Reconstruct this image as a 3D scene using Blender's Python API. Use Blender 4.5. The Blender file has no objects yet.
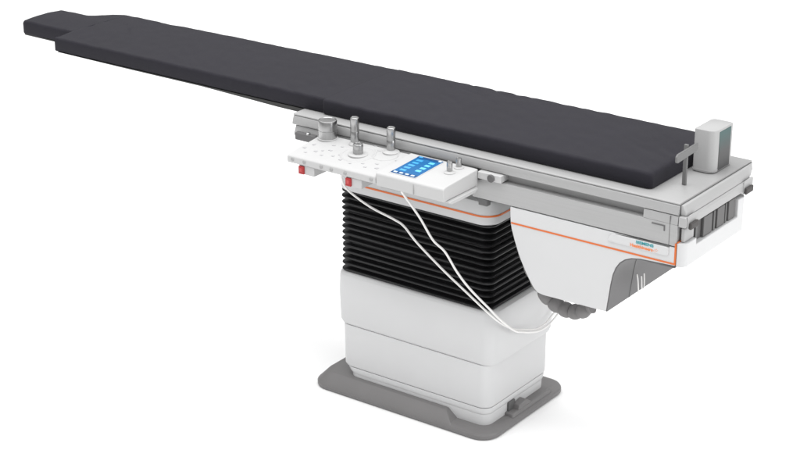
import bpy, bmesh, math, random
from mathutils import Vector, Matrix, noise

random.seed(4)
SC = bpy.context.scene
COL = SC.collection

# ------------------------------------------------------------------ camera
cam_d = bpy.data.cameras.new("camera")
cam = bpy.data.objects.new("camera", cam_d)
COL.objects.link(cam)
cam.location = (3.197, -4.934, 3.133)
cam.rotation_euler = (math.radians(90 - 21.5), 0, math.radians(126 - 90))
cam_d.sensor_width = 36
cam_d.lens = 1830 / 800 * 36
cam_d.clip_start = 0.1
cam_d.clip_end = 500
SC.camera = cam

# ------------------------------------------------------------------ studio surround
world = bpy.data.worlds.new("World")
SC.world = world
world.use_nodes = True
wn = world.node_tree
for n in list(wn.nodes):
    wn.nodes.remove(n)
w_out = wn.nodes.new("ShaderNodeOutputWorld")
w_bg = wn.nodes.new("ShaderNodeBackground")
w_tc = wn.nodes.new("ShaderNodeTexCoord")
w_sep = wn.nodes.new("ShaderNodeSeparateXYZ")
w_rmp = wn.nodes.new("ShaderNodeValToRGB")
w_rmp.color_ramp.elements[0].position = 0.0
w_rmp.color_ramp.elements[0].color = (0.04, 0.04, 0.04, 1)
w_rmp.color_ramp.elements[1].position = 0.85
w_rmp.color_ramp.elements[1].color = (1, 1, 1, 1)
wn.links.new(w_tc.outputs["Generated"], w_sep.inputs[0])
wn.links.new(w_sep.outputs["Z"], w_rmp.inputs[0])
wn.links.new(w_rmp.outputs[0], w_bg.inputs["Color"])
w_bg.inputs["Strength"].default_value = 1.56
wn.links.new(w_bg.outputs[0], w_out.inputs[0])


def softbox(name, loc, target, size, watts):
    l = bpy.data.lights.new(name, "AREA")
    l.shape = "RECTANGLE"
    l.size, l.size_y = size
    l.energy = watts
    o = bpy.data.objects.new(name, l)
    COL.objects.link(o)
    o.location = loc
    o.rotation_euler = (Vector(target) - Vector(loc)).to_track_quat("-Z", "Y").to_euler()
    return o


softbox("softbox", (-0.5, -0.6, 5.2), (-0.5, 0.2, 0.0), (6.0, 4.0), 185)
softbox("softbox", (6.5, 0.6, 2.6), (0.0, 0.2, 0.6), (3.0, 3.0), 108)

SC.view_settings.view_transform = "Standard"
SC.view_settings.look = "None"
SC.view_settings.exposure = 0
SC.view_settings.gamma = 1
SC.view_settings.use_curve_mapping = False


# ------------------------------------------------------------------ materials
def mat(name, col, rough=0.5, metal=0.0, var=0.04, scale=6.0, bump=0.0, bump_scale=300.0, spec=0.5,
        coat=0.0, rvar=0.08, emit=None, estr=1.0, aniso=None, sheen=0.0):
    m = bpy.data.materials.new(name)
    m.use_nodes = True
    nt = m.node_tree
    b = nt.nodes["Principled BSDF"]
    tc = nt.nodes.new("ShaderNodeTexCoord")
    nz = nt.nodes.new("ShaderNodeTexNoise")
    nz.inputs["Scale"].default_value = scale
    nz.inputs["Detail"].default_value = 5
    if aniso:
        mp = nt.nodes.new("ShaderNodeMapping")
        mp.inputs["Scale"].default_value = aniso
        nt.links.new(tc.outputs["Object"], mp.inputs[0])
        nt.links.new(mp.outputs[0], nz.inputs["Vector"])
    else:
        nt.links.new(tc.outputs["Object"], nz.inputs["Vector"])
    r = nt.nodes.new("ShaderNodeValToRGB")
    r.color_ramp.elements[0].position = 0.3
    r.color_ramp.elements[1].position = 0.7
    r.color_ramp.elements[0].color = [c * (1 - var) for c in col] + [1]
    r.color_ramp.elements[1].color = [min(1, c * (1 + var)) for c in col] + [1]
    nt.links.new(nz.outputs["Fac"], r.inputs[0])
    nt.links.new(r.outputs[0], b.inputs["Base Color"])
    mr = nt.nodes.new("ShaderNodeMapRange")
    mr.inputs["To Min"].default_value = max(0.02, rough - rvar)
    mr.inputs["To Max"].default_value = min(1, rough + rvar)
    nt.links.new(nz.outputs["Fac"], mr.inputs["Value"])
    nt.links.new(mr.outputs[0], b.inputs["Roughness"])
    b.inputs["Metallic"].default_value = metal
    b.inputs["Specular IOR Level"].default_value = spec
    b.inputs["Coat Weight"].default_value = coat
    b.inputs["Coat Roughness"].default_value = 0.15
    if sheen:
        b.inputs["Sheen Weight"].default_value = sheen
    if bump:
        n2 = nt.nodes.new("ShaderNodeTexNoise")
        n2.inputs["Scale"].default_value = bump_scale
        n2.inputs["Detail"].default_value = 3
        nt.links.new(tc.outputs["Object"], n2.inputs["Vector"])
        bp = nt.nodes.new("ShaderNodeBump")
        bp.inputs["Strength"].default_value = bump
        bp.inputs["Distance"].default_value = 0.002
        nt.links.new(n2.outputs["Fac"], bp.inputs["Height"])
        nt.links.new(bp.outputs[0], b.inputs["Normal"])
    if emit:
        b.inputs["Emission Color"].default_value = (*emit, 1)
        b.inputs["Emission Strength"].default_value = estr
    return m


M_WHITE = mat("white_paint", (0.565, 0.567, 0.571), 0.42, var=0.012, bump=0.05, bump_scale=500, coat=0.15)
M_CONSOLE = mat("console_plastic", (0.49, 0.49, 0.49), 0.45, var=0.015, bump=0.05, bump_scale=600)
M_LGREY = mat("light_grey_paint", (0.375, 0.375, 0.375), 0.45, var=0.02, bump=0.04, bump_scale=500)
M_ALU = mat("anodised_aluminium", (0.365, 0.365, 0.365), 0.42, metal=0.15, var=0.03, scale=3, aniso=(1, 60, 60))
M_GREY = mat("grey_paint", (0.105, 0.103, 0.105), 0.5, var=0.05, bump=0.06, bump_scale=400)
M_PLATE = mat("base_grey", (0.165, 0.16, 0.16), 0.45, var=0.06, bump=0.15, bump_scale=350)
M_HOSE = mat("hose_grey", (0.16, 0.155, 0.155), 0.55, var=0.08, bump=0.1)
M_SLOT = mat("slot_grey", (0.115, 0.113, 0.113), 0.6, var=0.05)
M_MID = mat("mid_grey_paint", (0.15, 0.15, 0.15), 0.5, var=0.04)
M_CHANNEL = mat("channel_grey", (0.33, 0.33, 0.33), 0.5, var=0.04)
M_DGREY = mat("dark_grey_paint", (0.10, 0.10, 0.10), 0.5, var=0.06)
M_RUBBER = mat("bellows_rubber", (0.009, 0.009, 0.010), 0.34, var=0.15, bump=0.1, spec=0.35)
M_BUMPER = mat("bumper_rubber", (0.05, 0.046, 0.045), 0.6, var=0.1)
M_BLACK = mat("carbon_board", (0.012, 0.012, 0.011), 0.6, var=0.2, scale=60)
M_GAP = mat("dark_gap", (0.10, 0.10, 0.10), 0.8, var=0.05)
M_FABRIC = mat("mattress_fabric", (0.0185, 0.0175, 0.0235), 0.7, var=0.07, scale=9, bump=0.25, bump_scale=900, spec=0.15, sheen=0.045)
M_FABRIC2 = mat("mattress_fabric_newer", (0.0193, 0.0183, 0.0245), 0.7, var=0.07, scale=9, bump=0.25, bump_scale=900, spec=0.15, sheen=0.045)
M_ORANGE = mat("orange_trim", (0.62, 0.13, 0.015), 0.4, var=0.03)
M_TEAL = mat("teal_ink", (0.02, 0.30, 0.34), 0.5)
M_OINK = mat("orange_ink", (0.80, 0.22, 0.06), 0.5)
M_CHROME = mat("brushed_steel", (0.42, 0.42, 0.42), 0.3, metal=1.0, var=0.05, scale=4, aniso=(40, 40, 1))
M_RED = mat("red_button", (0.36, 0.010, 0.012), 0.35, var=0.04)
M_DRED = mat("red_mark", (0.50, 0.06, 0.06), 0.4, var=0.04)
M_CABLE = mat("white_cable", (0.78, 0.77, 0.76), 0.45, var=0.02)
M_BUTTON = mat("button_grey", (0.33, 0.33, 0.33), 0.45)
M_ICON = mat("printed_grey", (0.44, 0.44, 0.45), 0.5)
M_GLASS = mat("smoked_glass", (0.13, 0.13, 0.13), 0.25, var=0.02)
M_SCREEN = mat("screen_blue", (0.005, 0.03, 0.06), 0.25, emit=(0.0, 0.17, 0.50), estr=0.9, spec=0.25)
M_SCRDARK = mat("screen_navy", (0.004, 0.03, 0.08), 0.15, emit=(0.0, 0.06, 0.22), estr=0.8, spec=0.25)
M_TILE = mat("screen_tile", (0.1, 0.3, 0.4), 0.15, emit=(0.10, 0.50, 0.85), estr=0.9)
M_TILE2 = mat("screen_tile_soft", (0.05, 0.2, 0.3), 0.15, emit=(0.03, 0.30, 0.70), estr=0.9)
M_TILEW = mat("screen_tile_white", (0.5, 0.5, 0.5), 0.15, emit=(0.35, 0.6, 0.8), estr=0.8)
M_FLOOR = mat("studio_floor", (0.97, 0.97, 0.97), 0.9, var=0.0, spec=0.1)


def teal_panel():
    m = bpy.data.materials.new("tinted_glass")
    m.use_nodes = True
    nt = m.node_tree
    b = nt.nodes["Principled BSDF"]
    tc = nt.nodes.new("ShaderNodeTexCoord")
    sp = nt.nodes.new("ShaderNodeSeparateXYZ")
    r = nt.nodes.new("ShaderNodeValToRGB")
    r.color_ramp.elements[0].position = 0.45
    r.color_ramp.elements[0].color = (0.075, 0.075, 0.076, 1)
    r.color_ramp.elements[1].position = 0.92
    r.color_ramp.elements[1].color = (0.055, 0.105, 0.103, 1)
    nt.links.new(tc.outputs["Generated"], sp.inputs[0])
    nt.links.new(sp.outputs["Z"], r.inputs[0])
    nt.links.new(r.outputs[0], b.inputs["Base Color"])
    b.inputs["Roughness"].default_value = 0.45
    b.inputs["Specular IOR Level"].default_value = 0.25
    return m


M_TINT = teal_panel()


# ------------------------------------------------------------------ helpers
def thing(name, label, cat, loc, group=None):
    o = bpy.data.objects.new(name, None)
    o.empty_display_size = 0.1
    COL.objects.link(o)
    o.location = loc
    o["label"] = label
    o["category"] = cat
    if group:
        o["group"] = group
    return o


def origin_of(p):
    v = Vector((0, 0, 0))
    while p is not None:
        v += p.location
        p = p.parent
    return v


def obj(name, bm, material, parent=None, bevel=0.0, seg=2, smooth=True, angle=35, label=None):
    bmesh.ops.recalc_face_normals(bm, faces=bm.faces)
    if parent is not None:
        bmesh.ops.translate(bm, verts=bm.verts, vec=-origin_of(parent))
    me = bpy.data.meshes.new(name)
    bm.to_mesh(me)
    bm.free()
    mats = material if isinstance(material, (list, tuple)) else [material]
    for m in mats:
        me.materials.append(m)
    o = bpy.data.objects.new(name, me)
    COL.objects.link(o)
    o.parent = parent
    if smooth:
        for p in me.polygons:
            p.use_smooth = True
        me.set_sharp_from_angle(angle=math.radians(angle))
    if bevel:
        md = o.modifiers.new("bevel", "BEVEL")
        md.width = bevel
        md.segments = seg
        md.limit_method = "ANGLE"
        md.angle_limit = math.radians(28)
        md.harden_normals = True
    if label:
        o["label"] = label
    return o


def new():
    return bmesh.new()


def add_box(bm, x0, x1, y0, y1, z0, z1):
    v = [bm.verts.new(c) for c in ((x0, y0, z0), (x1, y0, z0), (x1, y1, z0), (x0, y1, z0),
                                   (x0, y0, z1), (x1, y0, z1), (x1, y1, z1), (x0, y1, z1))]
    for f in ((0, 3, 2, 1), (4, 5, 6, 7), (0, 1, 5, 4), (1, 2, 6, 5), (2, 3, 7, 6), (3, 0, 4, 7)):
        bm.faces.new([v[i] for i in f])
    return v


def box(*a):
    bm = new()
    add_box(bm, *a)
    return bm


def add_prism(bm, prof, a0, a1, axis):
    """prof: 2-D outline; axis 'y': (x,z), 'x': (y,z), 'z': (x,y)"""
    def pt(p, a):
        return {"y": (p[0], a, p[1]), "x": (a, p[0], p[1]), "z": (p[0], p[1], a)}[axis]
    A = [bm.verts.new(pt(p, a0)) for p in prof]
    B = [bm.verts.new(pt(p, a1)) for p in prof]
    n = len(prof)
    bm.faces.new(A[::-1])
    bm.faces.new(B)
    for i in range(n):
        bm.faces.new((A[i], A[(i + 1) % n], B[(i + 1) % n], B[i]))


def prism(prof, a0, a1, axis):
    bm = new()
    add_prism(bm, prof, a0, a1, axis)
    return bm


def rrect(x0, x1, y0, y1, r, n=8):
    """rounded rectangle, r a number or four radii (x0y0, x1y0, x1y1, x0y1)"""
    if not isinstance(r, (tuple, list)):
        r = (r,) * 4
    out = []
    for (cx, cy, sx, sy, a0, rr) in ((x0, y0, 1, 1, 180, r[0]), (x1, y0, -1, 1, 270, r[1]),
                                     (x1, y1, -1, -1, 0, r[2]), (x0, y1, 1, -1, 90, r[3])):
        c = (cx + sx * rr, cy + sy * rr)
        for i in range(n + 1):
            a = math.radians(a0 + 90 * i / n)
            out.append((c[0] + rr * math.cos(a), c[1] + rr * math.sin(a)))
    return out


def add_loft(bm, rings, cap0=True, cap1=True):
    vs = [[bm.verts.new(p) for p in ring] for ring in rings]
    n = len(vs[0])
    for a, b in zip(vs, vs[1:]):
        for i in range(n):
            bm.faces.new((a[i], a[(i + 1) % n], b[(i + 1) % n], b[i]))
    if cap0:
        bm.faces.new(vs[0][::-1])
    if cap1:
        bm.faces.new(vs[-1])


def stack(levels):
    """levels: list of (outline2d, z)"""
    bm = new()
    add_loft(bm, [[(x, y, z) for x, y in o] for o, z in levels])
    return bm


def add_lathe(bm, c, prof, seg=32):
    """prof: list of (r, z) from bottom to top, axis vertical at c=(x,y)"""
    rings = []
    for r, z in prof:
        rings.append([(c[0] + r * math.cos(2 * math.pi * i / seg), c[1] + r * math.sin(2 * math.pi * i / seg), z)
                      for i in range(seg)])
    add_loft(bm, rings)


def lathe(c, prof, seg=32):
    bm = new()
    add_lathe(bm, c, prof, seg)
    return bm


def spline(pts, n=8):
    P = [Vector(p) for p in pts]
    P = [2 * P[0] - P[1]] + P + [2 * P[-1] - P[-2]]
    out = []
    for i in range(1, len(P) - 2):
        p0, p1, p2, p3 = P[i - 1:i + 3]
        for k in range(n):
            t = k / n
            out.append(0.5 * ((2 * p1) + (-p0 + p2) * t + (2 * p0 - 5 * p1 + 4 * p2 - p3) * t * t
                              + (-p0 + 3 * p1 - 3 * p2 + p3) * t ** 3))
    out.append(P[-2])
    return out


def add_tube(bm, pts, r, seg=10):
    P = [Vector(p) for p in pts]
    rings = []
    up = Vector((0.13, 0.27, 0.95)).normalized()
    for i, p in enumerate(P):
        t = (P[min(i + 1, len(P) - 1)] - P[max(i - 1, 0)]).normalized()
        a = (up - t * up.dot(t))
        if a.length < 1e-4:
            a = t.orthogonal()
        a.normalize()
        up = a
        b = t.cross(a)
        rad = r(i / (len(P) - 1)) if callable(r) else r
        rings.append([p + (a * math.cos(2 * math.pi * k / seg) + b * math.sin(2 * math.pi * k / seg)) * rad
                      for k in range(seg)])
    add_loft(bm, rings)


def tube(pts, r, seg=10):
    bm = new()
    add_tube(bm, pts, r, seg)
    return bm


def sstep(a, b, x):
    t = min(1, max(0, (x - a) / (b - a)))
    return t * t * (3 - 2 * t)


# ------------------------------------------------------------------ floor
bm = new()
vs = [bm.verts.new(c) for c in ((-60, -60, 0), (60, -60, 0), (60, 60, 0), (-60, 60, 0))]
bm.faces.new(vs)
fl = obj("floor", bm, M_FLOOR, smooth=False)
fl["kind"] = "structure"

# ------------------------------------------------------------------ operating table
T = thing("operating_table", "long white and grey operating table on a pedestal with black bellows", "operating table",
          (-0.33, 0.2, 0.0))

# base plate: thin rounded plate with a raised sloping toe along the long front side
bm = new()
def plate_ring(i, r):
    return rrect(-0.775 + i, 0.040 - i, -0.052 + i, 0.500 - i, r)
add_loft(bm, [[(x, y, z) for x, y in plate_ring(i, r)] for i, r, z in
              ((0.004, 0.070, 0.0015), (0.0, 0.072, 0.006), (0.0, 0.072, 0.018), (0.004, 0.068, 0.024),
               (0.016, 0.060, 0.030), (0.03, 0.05, 0.032))])
# ramp climbing from the plate's edge to the column, cut away round the near right corner
add_loft(bm, [[(x, y, z) for x, y in rrect(-0.772 + i, xr, -0.049 + i, 0.496 - i, (r, 0.004, 0.004, r))] for i, r, z, xr in
              ((0.0, 0.070, 0.021, -0.124), (0.004, 0.068, 0.027, -0.128), (0.034, 0.050, 0.0600, -0.168), (0.042, 0.044, 0.0635, -0.173), (0.09, 0.03, 0.065, -0.2))])
# low step along the short right side
add_loft(bm, [[(x, y, z) for x, y in rrect(-0.03, 0.030 - i, 0.125 + i, 0.400 - i, 0.008)] for i, z in ((0, 0.028), (0.002, 0.0405), (0.006, 0.043))])
obj("base_plate", bm, M_PLATE, T, bevel=0.002)
# latch on the right side of the base
lt = obj("floor_latch", prism([(0.165, 0.03), (0.175, 0.060), (0.225, 0.066), (0.265, 0.040), (0.265, 0.03)], -0.004, 0.026, "x"),
         M_PLATE, T, bevel=0.003)
obj("latch_slot", box(-0.006, 0.0035, 0.140, 0.182, 0.036, 0.078), M_DGREY, lt, bevel=0.002)

# column: foot, lower cover, upper cover
R = 0.040
obj("column_foot", stack([(rrect(-0.630, -0.006, 0.006, 0.405, R), 0.03), (rrect(-0.632, -0.005, 0.005, 0.407, R), 0.076), (rrect(-0.634, -0.003, 0.003, 0.409, R), 0.079), (rrect(-0.640, -0.002, 0.002, 0.411, R), 0.085),
                          (rrect(-0.646, -0.001, 0.001, 0.413, R), 0.096), (rrect(-0.646, -0.001, 0.001, 0.413, R), 0.102)]),
    M_WHITE, T, bevel=0.002)
obj("lower_cover", stack([(rrect(-0.656, -0.001, 0.001, 0.416, R), 0.1045), (rrect(-0.661, 0.001, -0.001, 0.418, R), 0.112),
                          (rrect(-0.663, 0.002, -0.002, 0.419, R), 0.272), (rrect(-0.6625, 0.0015, -0.0015, 0.4185, R), 0.2745)]),
    M_WHITE, T, bevel=0.001)
obj("upper_cover", stack([(rrect(-0.676, 0.012, 0.002, 0.424, R + .006), 0.2755), (rrect(-0.682, 0.018, -0.005, 0.430, R + .01), 0.290),
                          (rrect(-0.686, 0.022, -0.007, 0.436, R + .01), 0.400),
                          (rrect(-0.684, 0.020, -0.006, 0.434, R + .01), 0.470), (rrect(-0.680, 0.014, -0.002, 0.430, R + .01), 0.481),
                          (rrect(-0.672, 0.004, 0.004, 0.424, R), 0.485), (rrect(-0.655, -0.014, 0.020, 0.408, R), 0.486)]),
    M_WHITE, T)

# bellows
lev = []
NP = 14
z0, z1 = 0.480, 0.815
for k in range(NP):
    p = (z1 - z0) / NP
    zb = z0 + k * p
    for f, i in ((0.0, 0.020), (0.20, 0.017), (0.29, 0.006), (0.38, 0.0015), (0.50, 0.0), (0.62, 0.0015), (0.71, 0.006), (0.80, 0.017)):
        j = i + random.uniform(-.0012, .0010)
        lev.append((rrect(-0.672 + j, -0.004 - j, 0.006 + j, 0.416 - j, 0.034), zb + f * p))
lev.append((rrect(-0.654, -0.022, 0.024, 0.398, 0.034), z1))
obj("bellows", stack(lev), M_RUBBER, T, angle=60)

# column head with orange line
hd = lambda d: rrect(-0.682 - d, 0.004 + d, -0.002 - d, 0.420 + d, 0.062 + d, 10)
obj("column_head", stack([(hd(-.006), 0.808), (hd(0), 0.813), (hd(0), 0.888), (hd(-.003), 0.8945), (hd(-.012), 0.897)]), M_WHITE, T)
def head_path(d):
    x0, x1, y0, rr = -0.572, 0.004 + d, -0.002 - d, 0.062 + d
    p = [(x0 + (x1 - rr - x0) * i / 6, y0) for i in range(6)]
    p += [(x1 - rr + rr * math.sin(math.radians(9 * i)), y0 + rr - rr * math.cos(math.radians(9 * i))) for i in range(11)]
    return p + [(x1, y0 + rr + 0.06), (x1, y0 + rr + 0.20)]
bm = new()
hp, hq = head_path(0.0016), head_path(-0.002)
add_loft(bm, [[(a[0], a[1], 0.8395), (a[0], a[1], 0.8460), (b[0], b[1], 0.8460), (b[0], b[1], 0.8395)] for a, b in zip(hp, hq)])
obj("orange_trim", bm, M_ORANGE, T)
# frame that carries the table on the column head
obj("carriage_frame", box(-0.50, 0.115, 0.06, 0.40, 0.899, 1.01), M_LGREY, T, bevel=0.004)

# carriage side cover (profile seen from the front)
edge = spline([(0.120, 0, 0.936), (0.1235, 0, 0.879), (0.134, 0, 0.838), (0.162, 0, 0.765), (0.197, 0, 0.700), (0.222, 0, 0.664)], 5)
prof = [(p.x, p.z) for p in edge] + [(0.238, 0.6515), (0.260, 0.648)]
arch = [(0.5015, 0.651), (0.505, 0.680), (0.5095, 0.715), (0.514, 0.752), (0.5205, 0.788), (0.530, 0.814), (0.544, 0.836),
        (0.563, 0.852), (0.587, 0.8625), (0.620, 0.8685)]
prof = prof + arch + [(0.744, 0.8735), (0.744, 0.936)]
CY0, CY1 = -0.070, 0.410
obj("carriage_cover", prism(prof[::-1], CY0, CY1, "y"), M_WHITE, T, bevel=0.003, angle=25)
# grey end shroud under the arch
outer = []
inner = arch[:]
for i, p in enumerate(inner):
    a = Vector(inner[max(i - 1, 0)])
    b = Vector(inner[min(i + 1, len(inner) - 1)])
    t = (b - a).normalized()
    nrm = Vector((t.y, -t.x))
    outer.append((p[0] + nrm.x * 0.004, p[1] + nrm.y * 0.004))
ins = [(p[0] - 0.0008, p[1] + 0.0008) for p in inner]
shr = obj("end_shroud", prism([(p[0] - .003, p[1]) if k < 5 else (p[0], p[1] + .003) for k, p in enumerate(inner)] + outer[::-1], CY0 + 0.004, CY1 - 0.004, "y"), M_GREY, T, angle=25)
outer2 = []
for i, p in enumerate(inner):
    a = Vector(inner[max(i - 1, 0)])
    b = Vector(inner[min(i + 1, len(inner) - 1)])
    t = (b - a).normalized()
    outer2.append((p[0] + t.y * 0.0052, p[1] - t.x * 0.0052))
obj("shroud_seam", prism([(p[0] + 0.001, p[1] - 0.0005) for p in inner] + outer2[::-1], 0.080, 0.087, "y"), M_DGREY, shr, angle=25)
# underside plate right of the arch
obj("underside_panel", box(0.622, 0.742, CY0 + 0.006, CY1 - 0.006, 0.8635, 0.8690), M_GREY, T)
# two hanging wire hooks
obj("wire_hook", tube(spline([(0.544, 0.058, 0.752), (0.547, 0.060, 0.730), (0.549, 0.062, 0.700), (0.550, 0.063, 0.682)], 5), 0.0024, 8), M_CABLE, T)
w, yy, zz = 0.009, 0.092, 0.690
pts = spline([(0.547, yy - w, zz + 0.048), (0.549, yy - w, zz + 0.030), (0.550, yy - w * .8, zz + 0.006), (0.550, yy, zz),
              (0.550, yy + w * .8, zz + 0.006), (0.549, yy + w, zz + 0.030), (0.547, yy + w, zz + 0.052)], 5)
obj("wire_hook", tube(pts, 0.0024, 8), M_CABLE, T)

# orange line along the carriage cover
bm = new()
add_box(bm, 0.1265, 0.747, CY0 - 0.0014, CY0 + 0.004, 0.8775, 0.8830)
add_box(bm, 0.7415, 0.747, CY0 - 0.0014, CY0 + 0.004, 0.8832, 0.951)
obj("orange_trim", bm, M_ORANGE, T)

# end cap: white U with rounded corners
bm = new()
add_prism(bm, [(CY0 + .0002, 0.872), (0.366, 0.872), (0.366, 0.992), (0.304, 0.992), (0.304, 0.931), (0.0115, 0.931), (0.0115, 0.953), (CY0 + .0002, 0.953)],
          0.7475, 0.776, "x")
be = [e for e in bm.edges if all(v.co.x > 0.77 for v in e.verts) and
      (all(v.co.y < CY0 + .01 for v in e.verts) or all(v.co.y > 0.36 for v in e.verts))]
bmesh.ops.bevel(bm, geom=be, offset=0.0255, offset_type="OFFSET", segments=7, profile=0.5, affect="EDGES")
obj("end_cap", bm, M_WHITE, T, bevel=0.003)
obj("orange_trim", box(0.7480, 0.7515, CY0 + 0.0005, 0.010, 0.9535, 0.9565), M_ORANGE, T)
obj("cheek_block", box(0.7525, 0.766, CY0 + 0.014, 0.0105, 0.9537, 1.0025), M_LGREY, T, bevel=0.004)
# slot between: grey backing and upright fins
sl = obj("vent_recess", box(0.7475, 0.758, 0.013, 0.303, 0.9325, 1.006), M_SLOT, T)
for yy, w in ((0.016, 0.012), (0.072, 0.060), (0.142, 0.012), (0.168, 0.052), (0.226, 0.010), (0.250, 0.046)):
    obj("vent_fin", box(0.7585, 0.7685, yy, yy + w, 0.9335, 1.002), M_SLOT if w > .02 else M_DGREY, sl, bevel=0.002)

TX0, TX1, TY0, TY1 = -0.822, 0.745, -0.058, 0.453
# side beam of the frame, groove and end block
BX0, BX1 = -0.034, 0.7455
bm = new()
add_prism(bm, [(-0.034, 0.9395), (BX1, 0.9395), (BX1, 1.013), (0.012, 1.013), (-0.020, 1.002), (-0.034, 0.992)], CY0 + 0.001, CY0 + 0.046, "y")
add_prism(bm, [(-0.034, 0.9395), (BX1, 0.9395), (BX1, 1.013), (-0.034, 1.013)], CY1 - 0.046, CY1 - 0.001, "y")
obj("side_beam", bm, M_ALU, T, bevel=0.0025)
obj("beam_cap", prism([(-0.0325, 0.9945), (-0.020, 1.0035), (0.012, 1.0145), (0.012, 1.0175), (-0.021, 1.0065), (-0.034, 0.998)], CY0 + 0.003, CY0 + 0.042, "y"), M_GREY, T)
obj("beam_socket", box(-0.012, 0.024, CY0 + 0.006, CY0 + 0.03, 0.912, 0.9385), M_DGREY, T, bevel=0.003)
obj("guide_channel", box(-0.030, 0.640, CY0 + 0.032, CY1 - 0.03, 1.0135, 1.041), M_CHANNEL, T)
# block closing the groove at the right, one with the beam's face
bm = new()
add_prism(bm, [(CY0 + 0.0012, 1.0132), (CY1 - 0.0012, 1.0132), (CY1 - 0.004, 1.0415), (TY0 - 0.007, 1.0415)], 0.622, BX1, "x")
obj("end_block", bm, M_ALU, T, bevel=0.0006)
# bracket line embossed on the block
bm = new()
add_box(bm, 0.655, 0.702, CY0 - 0.0012, CY0 + 0.004, 1.0005, 1.0040)
add_box(bm, 0.6985, 0.7020, CY0 - 0.0012, CY0 + 0.004, 0.985, 1.0003)
obj("embossed_corner", bm, M_GREY, T)
bm = new()
add_box(bm, 0.7180, 0.7195, CY0 + 0.0004, CY0 + 0.004, 0.941, 1.040)
obj("panel_joint", bm, M_GREY, T)
# raised badge panel with lettering
pl = rrect(0.500, 0.722, 0.9025, 0.9335, (0.003, 0.010, 0.008, 0.024), 6)
bm = new()
add_loft(bm, [[(x, CY0 + 0.003, z) for x, z in pl], [(x, CY0 - 0.0012, z) for x, z in pl],
          [(0.611 + (x - 0.611) * 0.982, CY0 - 0.0042, 0.918 + (z - 0.918) * 0.88) for x, z in pl]])
badge = obj("badge_panel", bm, M_WHITE, T, angle=50)
bm = new()
add_prism(bm, [(0.525, 0.9345), (0.722, 0.9340), (0.722, 0.9392), (0.700, 0.9392)], CY0 - 0.0012, CY0 + 0.003, "y")
obj("ledge_shadow", bm, M_DGREY, T)  # dark strip painting in the gap's shadow between beam and badge ledge


def lettering(txt, x, z, size, width, material, parent, bold):
    cu = bpy.data.curves.new("lettering", "FONT")
    cu.body = txt
    cu.size = size
    cu.extrude = 0.0004
    cu.offset = bold
    cu.resolution_u = 4
    o = bpy.data.objects.new("lettering", cu)
    COL.objects.link(o)
    bpy.context.view_layer.update()
    sx = width / o.dimensions.x
    me = bpy.data.meshes.new_from_object(o.evaluated_get(bpy.context.evaluated_depsgraph_get()))
    bpy.data.objects.remove(o)
    bpy.data.curves.remove(cu)
    o = bpy.data.objects.new("lettering", me)
    COL.objects.link(o)
    me.materials.clear()
    me.materials.append(material)
    o.parent = parent
    o.rotation_euler = (math.radians(90), 0, 0)
    o.scale = (sx, 1, 1)
    o.location = Vector((x, CY0 - 0.0048, z)) - origin_of(parent)
    return o


lettering("SIEMENS", 0.604, 0.9215, 0.0142, 0.064, M_TEAL, badge, 0.0004)
lettering("Healthineers", 0.583, 0.9068, 0.0150, 0.082, M_OINK, badge, 0.0004)
bm = new()
for dx, dz, r in ((0, 0, 1.5), (0.005, 0.004, 1.5), (0.005, -0.003, 1.2), (0.010, 0.0, 1.2), (0.010, 0.007, 1.2), (0.0145, 0.004, 0.9)):
    c = (0.669 + dx, 0.9105 + dz)
    add_prism(bm, [(c[0] + r * .001 * math.cos(a * math.pi / 5), c[1] + r * .001 * math.sin(a * math.pi / 5)) for a in range(10)],
              CY0 - 0.0050, CY0 - 0.0038, "y")
obj("dot_emblem", bm, M_OINK, badge)

# tabletop: extruded side profile, flat top, end face
sec = [(TY0 + 0.010, 1.0420), (TY0 - 0.006, 1.0445), (TY0 - 0.008, 1.049), (TY0 - 0.001, 1.071), (TY0 + 0.001, 1.0745),
       (TY0 + 0.0045, 1.0760), (TY0 + 0.0045, 1.0772), (TY0 + 0.001, 1.0780), (TY0, 1.0795), (TY0 + 0.001, 1.0825), (TY0 + 0.003, 1.0835)]
mir = [(TY0 + TY1 - y, z) for y, z in sec][::-1]
obj("tabletop", prism(sec + mir, TX0, TX1, "x"), M_ALU, T, bevel=0.0, angle=50)
obj("end_seam", box(0.7452, 0.7475, TY0 + 0.003, TY1 - 0.003, 1.0755, 1.0775), M_DGREY, T)
# thicker rail under the tabletop at the console end
rs = [(TY0 + 0.010, 1.000), (TY0 - 0.012, 1.006), (TY0 - 0.014, 1.012), (TY0 - 0.002, 1.0415)]
obj("console_rail", prism(rs + [(TY0 + TY1 - y, z) for y, z in rs][::-1], TX0 + 0.012, -0.032, "x"), M_ALU, T, bevel=0.001)
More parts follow.
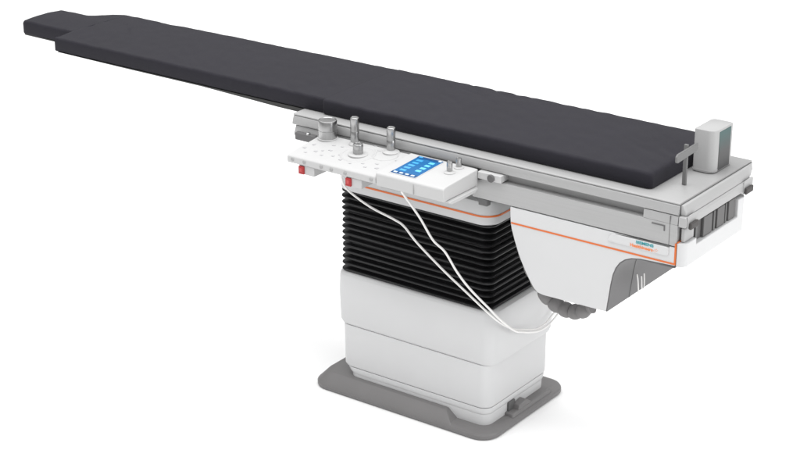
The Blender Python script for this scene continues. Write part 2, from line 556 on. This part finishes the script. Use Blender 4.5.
# end face below the top and the bumper bar
bm = new()
def end_ring(x1, z):
    return [(0.7475, TY0 + 0.004, z), (x1 - 0.004, TY0 + 0.004, z), (x1, TY0 + 0.010, z), (x1, TY1 - 0.075, z), (x1 - 0.006, TY1 - 0.040, z), (0.7495, TY1 - 0.006, z), (0.7475, TY1 - 0.005, z)]
add_loft(bm, [end_ring(0.769, 1.044), end_ring(0.767, 1.056), end_ring(0.757, 1.0755), end_ring(0.7545, 1.077)])
obj("end_panel", bm, M_LGREY, T, bevel=0.001)
bm = new()
add_prism(bm, [(0.7475, 1.0075), (0.772, 1.0075), (0.775, 1.012), (0.775, 1.036), (0.771, 1.0425), (0.7475, 1.0425)], CY0 + 0.002, CY1 - 0.006, "y")
obj("bumper_bar", bm, M_LGREY, T, bevel=0.003)
for y0, y1 in ((CY0 + 0.008, CY0 + 0.068), (CY1 - 0.075, CY1 - 0.008)):
    obj("bumper_cheek", prism([(y0, 1.003), (y1, 1.003), (y1, 1.043), (y1 - .010, 1.049), (y0 + .012, 1.049), (y0, 1.043)], 0.7753, 0.7775, "x"), M_LGREY, T, bevel=0.001)
for y0, y1 in ((-0.058, -0.004), (0.334, 0.388)):
    obj("rubber_bumper", prism([(y0, 1.002), (y1, 1.002), (y1, 1.024), (y0 + .004, 1.024)], 0.778, 0.7885, "x"), M_BUMPER, T, bevel=0.004)

# dark board under the patient pad, running out to the head end
bm = new()
st = [(-0.720, 1.0635), (-0.95, 1.0650), (-1.325, 1.0760), (-1.744, 1.0770), (-2.096, 1.0800)]
add_loft(bm, [[(x, 0.004, 1.0825), (x, 0.452, 1.0825), (x, 0.446, zb), (x, 0.010, zb)] for x, zb in
              [(-0.6, 1.0835 - 0.0)] * 0 + st])
add_loft(bm, [[(x, y0, 1.0825), (x, y1, 1.0825), (x, y1 - .004, 1.0765), (x, y0 + .004, 1.0765)] for x, y0, y1 in
              ((-2.0965, 0.114, 0.345), (-2.25, 0.114, 0.345), (-2.405, 0.117, 0.325))])
bm2 = bm
obj("carbon_board", bm2, M_BLACK, T, smooth=False)
obj("board_edge", box(-0.82, 0.59, 0.012, 0.448, 1.0833, 1.0855), M_BLACK, T)

# T-shaped handle beside the pad
th = obj("handle_post", box(0.667, 0.681, 0.098, 0.108, 1.0840, 1.222), M_MID, T, bevel=0.002)
pts = [(0.012, 1.187), (0.022, 1.183), (0.150, 1.189), (0.158, 1.196), (0.158, 1.212), (0.150, 1.216), (0.022, 1.213), (0.012, 1.206)]
obj("handle_bar", prism(pts, 0.6815, 0.690, "x"), M_MID, th, bevel=0.003)

# corrugated cable hose hanging below the carriage
path = spline([(0.116, 0.04, 0.745), (0.137, 0.05, 0.680), (0.164, 0.06, 0.624), (0.205, 0.06, 0.577), (0.252, 0.06, 0.556), (0.296, 0.06, 0.551),
               (0.336, 0.06, 0.562), (0.378, 0.06, 0.588)], 24)
obj("cable_hose", tube(path, lambda t: 0.0195 + 0.0085 * math.sqrt(abs(math.sin(math.pi * (t * 8.2 + 0.2)))) - 0.006 * sstep(.85, 1, t), 18), M_HOSE, T, angle=80)

# ------------------------------------------------------------------ mattress pads
def pad(name, x0, x1, fy0, fy1, zb, zt, r, material, parent_label, group, step=0.010, crease=0.004, amp=0.0022, seed=0.0, end_r0=None, end_r1=None, extra=()):
    xs = []
    n = int((x1 - x0) / step)
    for i in range(n + 1):
        xs.append(x0 + (x1 - x0) * i / n)
    for e in (0.0005, 0.003, 0.007):
        xs += [x0 + e, x1 - e]
    xs += list(extra)
    xs = sorted(set(round(x, 5) for x in xs))
    rings = []
    for x in xs:
        def ins_at(d, rr):
            d = min(max(d, 0), rr)
            return rr - math.sqrt(max(rr * rr - (rr - d) ** 2, 0))
        e = ins_at(x - x0, end_r0 or r) + ins_at(x1 - x, end_r1 or r)
        y0, y1 = fy0(x) + e * .8, fy1(x) - e * .8
        top = zt - e * .9
        ring = [(x, y0 + 0.004, zb), (x, y0, zb + 0.004)]
        m = 7
        for k in range(m + 1):
            a = math.pi / 2 * k / m
            ring.append((x, y0 + r * (1 - math.cos(a)), top - r + r * math.sin(a)))
        q = 44
        for k in range(1, q):
            t = k / q
            ring.append((x, y0 + r + (y1 - y0 - 2 * r) * t, top + 0.004 * math.sin(math.pi * t)))
        for k in range(m + 1):
            a = math.pi / 2 * (1 - k / m)
            ring.append((x, y1 - r * (1 - math.cos(a)), top - r + r * math.sin(a)))
        ring += [(x, y1, zb + 0.004), (x, y1 - 0.004, zb)]
        out = []
        for p in ring:
            v = Vector(p)
            w = min(1, max(0, (p[2] - zb) / 0.03))
            nz = noise.noise(Vector((p[0] * 9 + seed, p[1] * 4.5, p[2] * 6)))
            nz2 = noise.noise(Vector((p[0] * 22 + seed + p[1] * 16, p[1] * 14 - p[0] * 6, 3.1)))
            nz3 = abs(noise.noise(Vector((p[0] * 9 + p[1] * 13 + seed, (p[1] * 9 - p[0] * 13) * 0.16, 5.5))))
            nz4 = noise.noise(Vector((p[0] * 2.2 + seed, p[1] * 2.0, 9.1)))
            fade = sstep(0.0, 0.10, abs(p[0] - XJ))
            v.z += w * fade * (amp * (0.35 * nz + 0.5 * nz2) - crease * max(0, 1 - nz3 / 0.16) * max(0, nz4 + 0.20))
            cy = (y0 + y1) / 2
            v.y += w * (1 if p[1] > cy else -0.35) * amp * 0.6 * noise.noise(Vector((p[0] * 18 + seed, p[2] * 20, 1.7 if p[1] > cy else 7.3)))
            out.append(v)
        rings.append(out)
    bm = new()
    add_loft(bm, rings)
    c = Vector(((x0 + x1) / 2, (fy0(x1) + fy1(x1)) / 2, zb))
    bmesh.ops.translate(bm, verts=bm.verts, vec=-c)
    o = obj(name, bm, material, None, angle=70)
    o.location = c
    o["label"] = parent_label
    o["category"] = "mattress"
    o["group"] = group
    return o




XJ = -0.724
G = "dark padded mattresses on the tabletop"
XL, XS, XR = -2.41, -0.722, 0.612
def ly0(x):
    return 0.112 if x < -2.108 else 0.005 + 0.000 * x
def ly1(x):
    s = sstep(-2.255, -2.120, x)
    return (0.336 + 0.010 * (x + 2.41)) * (1 - s) + (0.437 + (x + 2.12) / 1.4 * 0.024) * s
pad("mattress", XL, XS, ly0, ly1, 1.0838, 1.140, 0.012, M_FABRIC,
    "longer dark mattress with a narrowed head end reaching past the tabletop", G, amp=0.0036, seed=1.3, end_r1=0.003, extra=(-2.1085, -2.1075))
pad("mattress", XS - 0.004, XR, lambda x: -0.007, lambda x: 0.464, 1.0858, 1.1405, 0.012, M_FABRIC2,
    "shorter dark mattress beside the upright grey box and behind the control console", G, crease=0.006, amp=0.0040, seed=6.1, end_r0=0.003, end_r1=0.02)

# ------------------------------------------------------------------ grey box standing on the right end
Bx = thing("monitor_box", "upright light grey box with a dark glass face standing on the tabletop's right end", "box", (0.68, 0.305, 1.0843))
def bxr(d=0):
    return rrect(0.631 + d, 0.708 - d, 0.238 + d, 0.368 - d, (0.008, 0.028, 0.005, 0.015))
obj("housing", stack([(bxr(.004), 1.0843), (bxr(0), 1.088), (bxr(0), 1.094), (bxr(0), 1.2275), (bxr(.001), 1.231), (bxr(.004), 1.233)]), M_LGREY, Bx)
obj("glass_panel", box(0.7062, 0.7096, 0.270, 0.351, 1.090, 1.224), M_TINT, Bx, bevel=0.001)
obj("base_band", stack([(bxr(-.0012), 1.0925), (bxr(-.0012), 1.0945)]), M_LGREY, Bx)

# ------------------------------------------------------------------ control console hung on the rail
K = thing("control_console", "white control console with steel joysticks and blue touchscreen hung on the table's side", "control console", (-0.34, -0.17, 0.98))
KL0, KL1, KR0, KR1 = -0.670, -0.285, -0.2845, -0.005
KY0, KY1 = -0.284, -0.078
# left: joystick module (flat, sloping slightly to the front)
lsec = [(KY0 + 0.001, 0.993), (KY1, 0.993), (KY1, 1.042), (KY0 + 0.022, 1.0245), (KY0 + 0.008, 1.0220), (KY0, 1.016)]
LM = obj("joystick_module", prism(lsec, KL0, KL1, "x"), M_CONSOLE, K, bevel=0.004, seg=3)
def ltop(y):
    return 1.0245 + (y - KY0 - 0.022) / (KY1 - KY0 - 0.022) * 0.0175
# right: touchscreen module, taller
rsec = [(KY0 + 0.004, 0.987), (KY1, 0.987), (KY1, 1.0475), (KY0 + 0.020, 1.0385), (KY0 + 0.006, 1.0355), (KY0, 1.030)]
RM = obj("touchscreen_module", prism(rsec, KR0, KR1, "x"), M_CONSOLE, K, bevel=0.005, seg=3)
def rtop(y):
    return 1.0385 + (y - KY0 - 0.020) / (KY1 - KY0 - 0.020) * 0.009
obj("module_skirt", prism([(KY0 + 0.036, 0.973), (KY1 - 0.03, 0.973), (KY1 - 0.012, 0.9865), (KY0 + 0.018, 0.9865)], KR1 - 0.10, KR1 + 0.012, "x"), M_CONSOLE, K, bevel=0.003)
obj("module_joint", box(-0.1275, -0.1262, KY0 - 0.0006, KY0 + 0.006, 0.991, 1.027), M_BUTTON, RM)

def knob(name, x, y, zs, r, z1, collar, ch, parent):
    """steel knob from a white collar standing on the module's top zs, up to z1"""
    zt0 = zs + ch
    h = z1 - zt0
    o = obj(name, lathe((x, y), [(r * .93, zt0 - 0.001), (r, zt0 + 0.001), (r, zt0 + h * .42), (r * .96, zt0 + h * .43), (r * .96, zt0 + h * .46), (r, zt0 + h * .47),
                                 (r, z1 - 0.004), (r * .95, z1 - 0.001), (r * .86, z1), (r * .82, z1 - 0.0015), (r * .5, z1 - .0012)], 36), M_CHROME, parent, angle=40)
    obj("collar", lathe((x, y), [(collar, zs - 0.002), (collar, zs + 0.002), (collar * .85, zs + 0.004), (r * 1.08, zt0 - .002), (r * .9, zt0)], 36), M_CONSOLE, o, angle=40)
    return o
y = -0.103; knob("dial_knob", -0.630, y, ltop(y), 0.034, 1.108, 0.037, 0.003, LM)
y = -0.100; knob("joystick", -0.511, y, ltop(y), 0.0155, 1.139, 0.022, 0.010, LM)
y = -0.166; knob("short_knob", -0.447, y, ltop(y), 0.0180, 1.0725, 0.036, 0.005, LM)
y = -0.095; knob("joystick", -0.357, y, ltop(y), 0.0155, 1.131, 0.030, 0.010, LM)
y = -0.157; knob("push_knob", -0.068, y, rtop(y), 0.0100, 1.0845, 0.020, 0.007, RM)
y = -0.105; knob("push_knob", -0.066, y, rtop(y), 0.0100, 1.081, 0.017, 0.006, RM)
# shallow rings round the joysticks
def top_ring(x, y, r, w, parent):
    z = ltop(y)
    bm = new()
    seg = 40
    rings = []
    for rr, dz in ((r - w, 0.0002), (r - w * .6, 0.0016), (r, 0.0018), (r + w * .4, 0.0002)):
        rings.append([(x + rr * math.cos(2 * math.pi * i / seg), y + rr * math.sin(2 * math.pi * i / seg),
                       ltop(y + rr * math.sin(2 * math.pi * i / seg)) + dz) for i in range(seg)])
    add_loft(bm, rings, False, False)
    obj("dial_ring", bm, M_CONSOLE, parent)
top_ring(-0.447, -0.166, 0.062, 0.006, LM)
top_ring(-0.357, -0.128, 0.046, 0.004, LM)
# front buttons
def fbutton(x, z, r, parent, yy):
    bm = new()
    seg = 20
    add_loft(bm, [[(x + rr * math.cos(2 * math.pi * i / seg), yy - d, z + rr * math.sin(2 * math.pi * i / seg)) for i in range(seg)]
                  for rr, d in ((r, -0.003), (r, 0.0015), (r * .8, 0.0028), (r * .3, 0.003))])
    obj("button", bm, M_BUTTON, parent)
for x, z in ((-0.645, 1.0085), (-0.593, 1.008), (-0.518, 1.006), (-0.474, 1.0055), (-0.414, 1.005), (-0.303, 1.006)):
    fbutton(x, z, 0.0066, LM, KY0)
# flat keys and printed marks on the joystick module
random.seed(11)
for x, y, w, d in ((-0.520, -0.225, 0.010, 0.010), (-0.478, -0.238, 0.010, 0.010), (-0.325, -0.235, 0.012, 0.012),
                   (-0.655, -0.215, 0.012, 0.010), (-0.600, -0.222, 0.012, 0.010), (-0.560, -0.190, 0.014, 0.008),
                   (-0.575, -0.150, 0.012, 0.008), (-0.300, -0.150, 0.016, 0.010), (-0.295, -0.200, 0.016, 0.010),
                   (-0.640, -0.180, 0.008, 0.014), (-0.560, -0.238, 0.010, 0.008), (-0.540, -0.145, 0.010, 0.008), (-0.505, -0.205, 0.008, 0.008),
                   (-0.390, -0.225, 0.010, 0.008), (-0.365, -0.245, 0.010, 0.008), (-0.430, -0.245, 0.010, 0.008), (-0.440, -0.085, 0.012, 0.006),
                   (-0.580, -0.205, 0.008, 0.008), (-0.625, -0.245, 0.010, 0.008), (-0.345, -0.205, 0.012, 0.008), (-0.405, -0.110, 0.010, 0.008), (-0.290, -0.110, 0.016, 0.008)):
    obj("flat_key", box(x, x + w, y, y + d, ltop(y) - 0.002, ltop(y + d) + 0.0006), M_ICON, LM)

# touchscreen
SX0, SX1, SY0, SY1 = -0.239, -0.138, -0.259, -0.092
def sheet(x0, x1, y0, y1, dz, t=0.0008):
    bm = new()
    v = []
    for zz in (dz - t, dz):
        v += [bm.verts.new((x, y, rtop(y) + zz)) for x, y in ((x0, y0), (x1, y0), (x1, y1), (x0, y1))]
    for f in ((3, 2, 1, 0), (4, 5, 6, 7), (0, 1, 5, 4), (1, 2, 6, 5), (2, 3, 7, 6), (3, 0, 4, 7)):
        bm.faces.new([v[i] for i in f])
    return bm
obj("screen_bezel", sheet(SX0 - .004, SX1 + .004, SY0 - .005, SY1 + .005, 0.0012, 0.003), M_CONSOLE, RM, bevel=0.0006)
SCN = obj("touchscreen", sheet(SX0, SX1, SY0, SY1, 0.0020), M_SCREEN, RM)
sw, sh = SX1 - SX0, SY1 - SY0
def sp(u0, u1, v0, v1, dz=0.0028):
    return sheet(SX0 + sw * u0, SX0 + sw * u1, SY1 - sh * v1, SY1 - sh * v0, dz)
obj("title_bar", sp(0.0, 1.0, 0.0, 0.09), M_SCRDARK, SCN)
obj("tool_bar", sp(0.0, 1.0, 0.90, 1.0), M_SCRDARK, SCN)
for k in range(5):
    v = 0.17 + 0.145 * k
    obj("screen_key", sp(0.14, 0.38, v, v + 0.075), M_TILE2, SCN)
for k in range(4):
    v = 0.17 + 0.155 * k
    obj("screen_key", sp(0.66, 0.86, v, v + 0.085), M_TILE, SCN)
for k in range(4):
    u = 0.08 + 0.235 * k
    obj("screen_key", sp(u, u + 0.13, 0.925, 0.975, 0.0036), M_TILEW, SCN)
obj("screen_key", sp(0.86, 0.97, 0.02, 0.07, 0.0036), M_TILEW, SCN)
obj("screen_key", sp(0.05, 0.20, 0.02, 0.07, 0.0036), M_TILE2, SCN)

# emergency buttons on little boxes below the console
for x in (-0.616, -0.410):
    h = obj("switch_box", box(x - 0.005, x + 0.062, KY0 + 0.006, -0.19, 0.9585, 0.9925), M_CONSOLE, K, bevel=0.003)
    b = obj("red_switch", box(x - 0.0030, x + 0.020, KY0 - 0.001, KY0 + 0.009, 0.9605, 0.9895), M_RED, h, bevel=0.002)
    obj("switch_mark", box(x + 0.004, x + 0.014, KY0 - 0.0022, KY0 + 0.003, 0.970, 0.983), M_DRED, b)
# hanging brackets
br = obj("mounting_bracket", prism([(-0.092, 1.000), (-0.073, 0.992), (-0.073, 1.028), (-0.092, 1.026)], -0.790, -0.700, "x"), M_GREY, K, bevel=0.003)
obj("bracket_screw", lathe((-0.735, -0.083), [(0.008, 1.020), (0.008, 1.032), (0.005, 1.034)], 16), M_CHROME, br)
obj("bracket_arm", box(-0.6995, -0.671, -0.10, -0.073, 1.000, 1.026), M_GREY, K, bevel=0.003)
cl = obj("rail_clamp", box(-0.004, 0.090, -0.084, -0.032, 1.0155, 1.0412), M_CONSOLE, K, bevel=0.003)
bm = new()
seg = 24
add_loft(bm, [[(0.052 + rr * math.cos(2 * math.pi * i / seg), -0.0835 - d, 1.0275 + rr * math.sin(2 * math.pi * i / seg)) for i in range(seg)]
              for rr, d in ((0.0135, 0.0), (0.0135, 0.006), (0.012, 0.008), (0.004, 0.0082))])
obj("clamp_knob", bm, M_GREY, cl)
obj("under_plate", box(-0.270, -0.190, KY0 + 0.010, -0.20, 0.982, 0.9868), M_LGREY, K, bevel=0.001)

# ------------------------------------------------------------------ cables
CA = [(-0.484, -0.215, 0.975), (-0.490, -0.205, 0.945), (-0.507, -0.16, 0.895), (-0.487, -0.130, 0.857), (-0.438, -0.10, 0.816), (-0.350, -0.09, 0.790), (-0.310, -0.083, 0.770), (-0.259, -0.075, 0.717),
      (-0.158, -0.06, 0.634), (-0.06, -0.05, 0.566), (0.020, -0.035, 0.505), (0.048, 0.0, 0.463), (0.045, 0.081, 0.409), (0.042, 0.13, 0.386), (0.042, 0.182, 0.367),
      (0.042, 0.240, 0.346), (0.042, 0.272, 0.341), (0.045, 0.315, 0.346), (0.048, 0.355, 0.366), (0.06, 0.385, 0.400), (0.10, 0.36, 0.47), (0.16, 0.25, 0.56), (0.19, 0.2, 0.66)]
CB = [(-0.222, -0.224, 0.981), (-0.221, -0.22, 0.962), (-0.217, -0.20, 0.933), (-0.187, -0.16, 0.854), (-0.153, -0.13, 0.771), (-0.116, -0.11, 0.729),
      (-0.082, -0.085, 0.654), (-0.040, -0.065, 0.593), (0.028, -0.040, 0.524), (0.058, 0.0, 0.468), (0.054, 0.085, 0.402), (0.051, 0.140, 0.376), (0.051, 0.19, 0.356),
      (0.050, 0.25, 0.338), (0.052, 0.30, 0.336), (0.058, 0.345, 0.352), (0.068, 0.385, 0.388), (0.11, 0.37, 0.47), (0.17, 0.26, 0.56), (0.20, 0.21, 0.66)]
for pts, lab in ((CA, "thin white cable hanging from under the console's left end across the bellows"),
                 (CB, "thin white cable hanging from under the blue touchscreen across the bellows")):
    o = obj("cable", tube(spline(pts, 10), 0.0041, 10), M_CABLE, None, angle=80)
    o["label"] = lab
    o["category"] = "cable"
    o["group"] = "white cables hanging from the console"
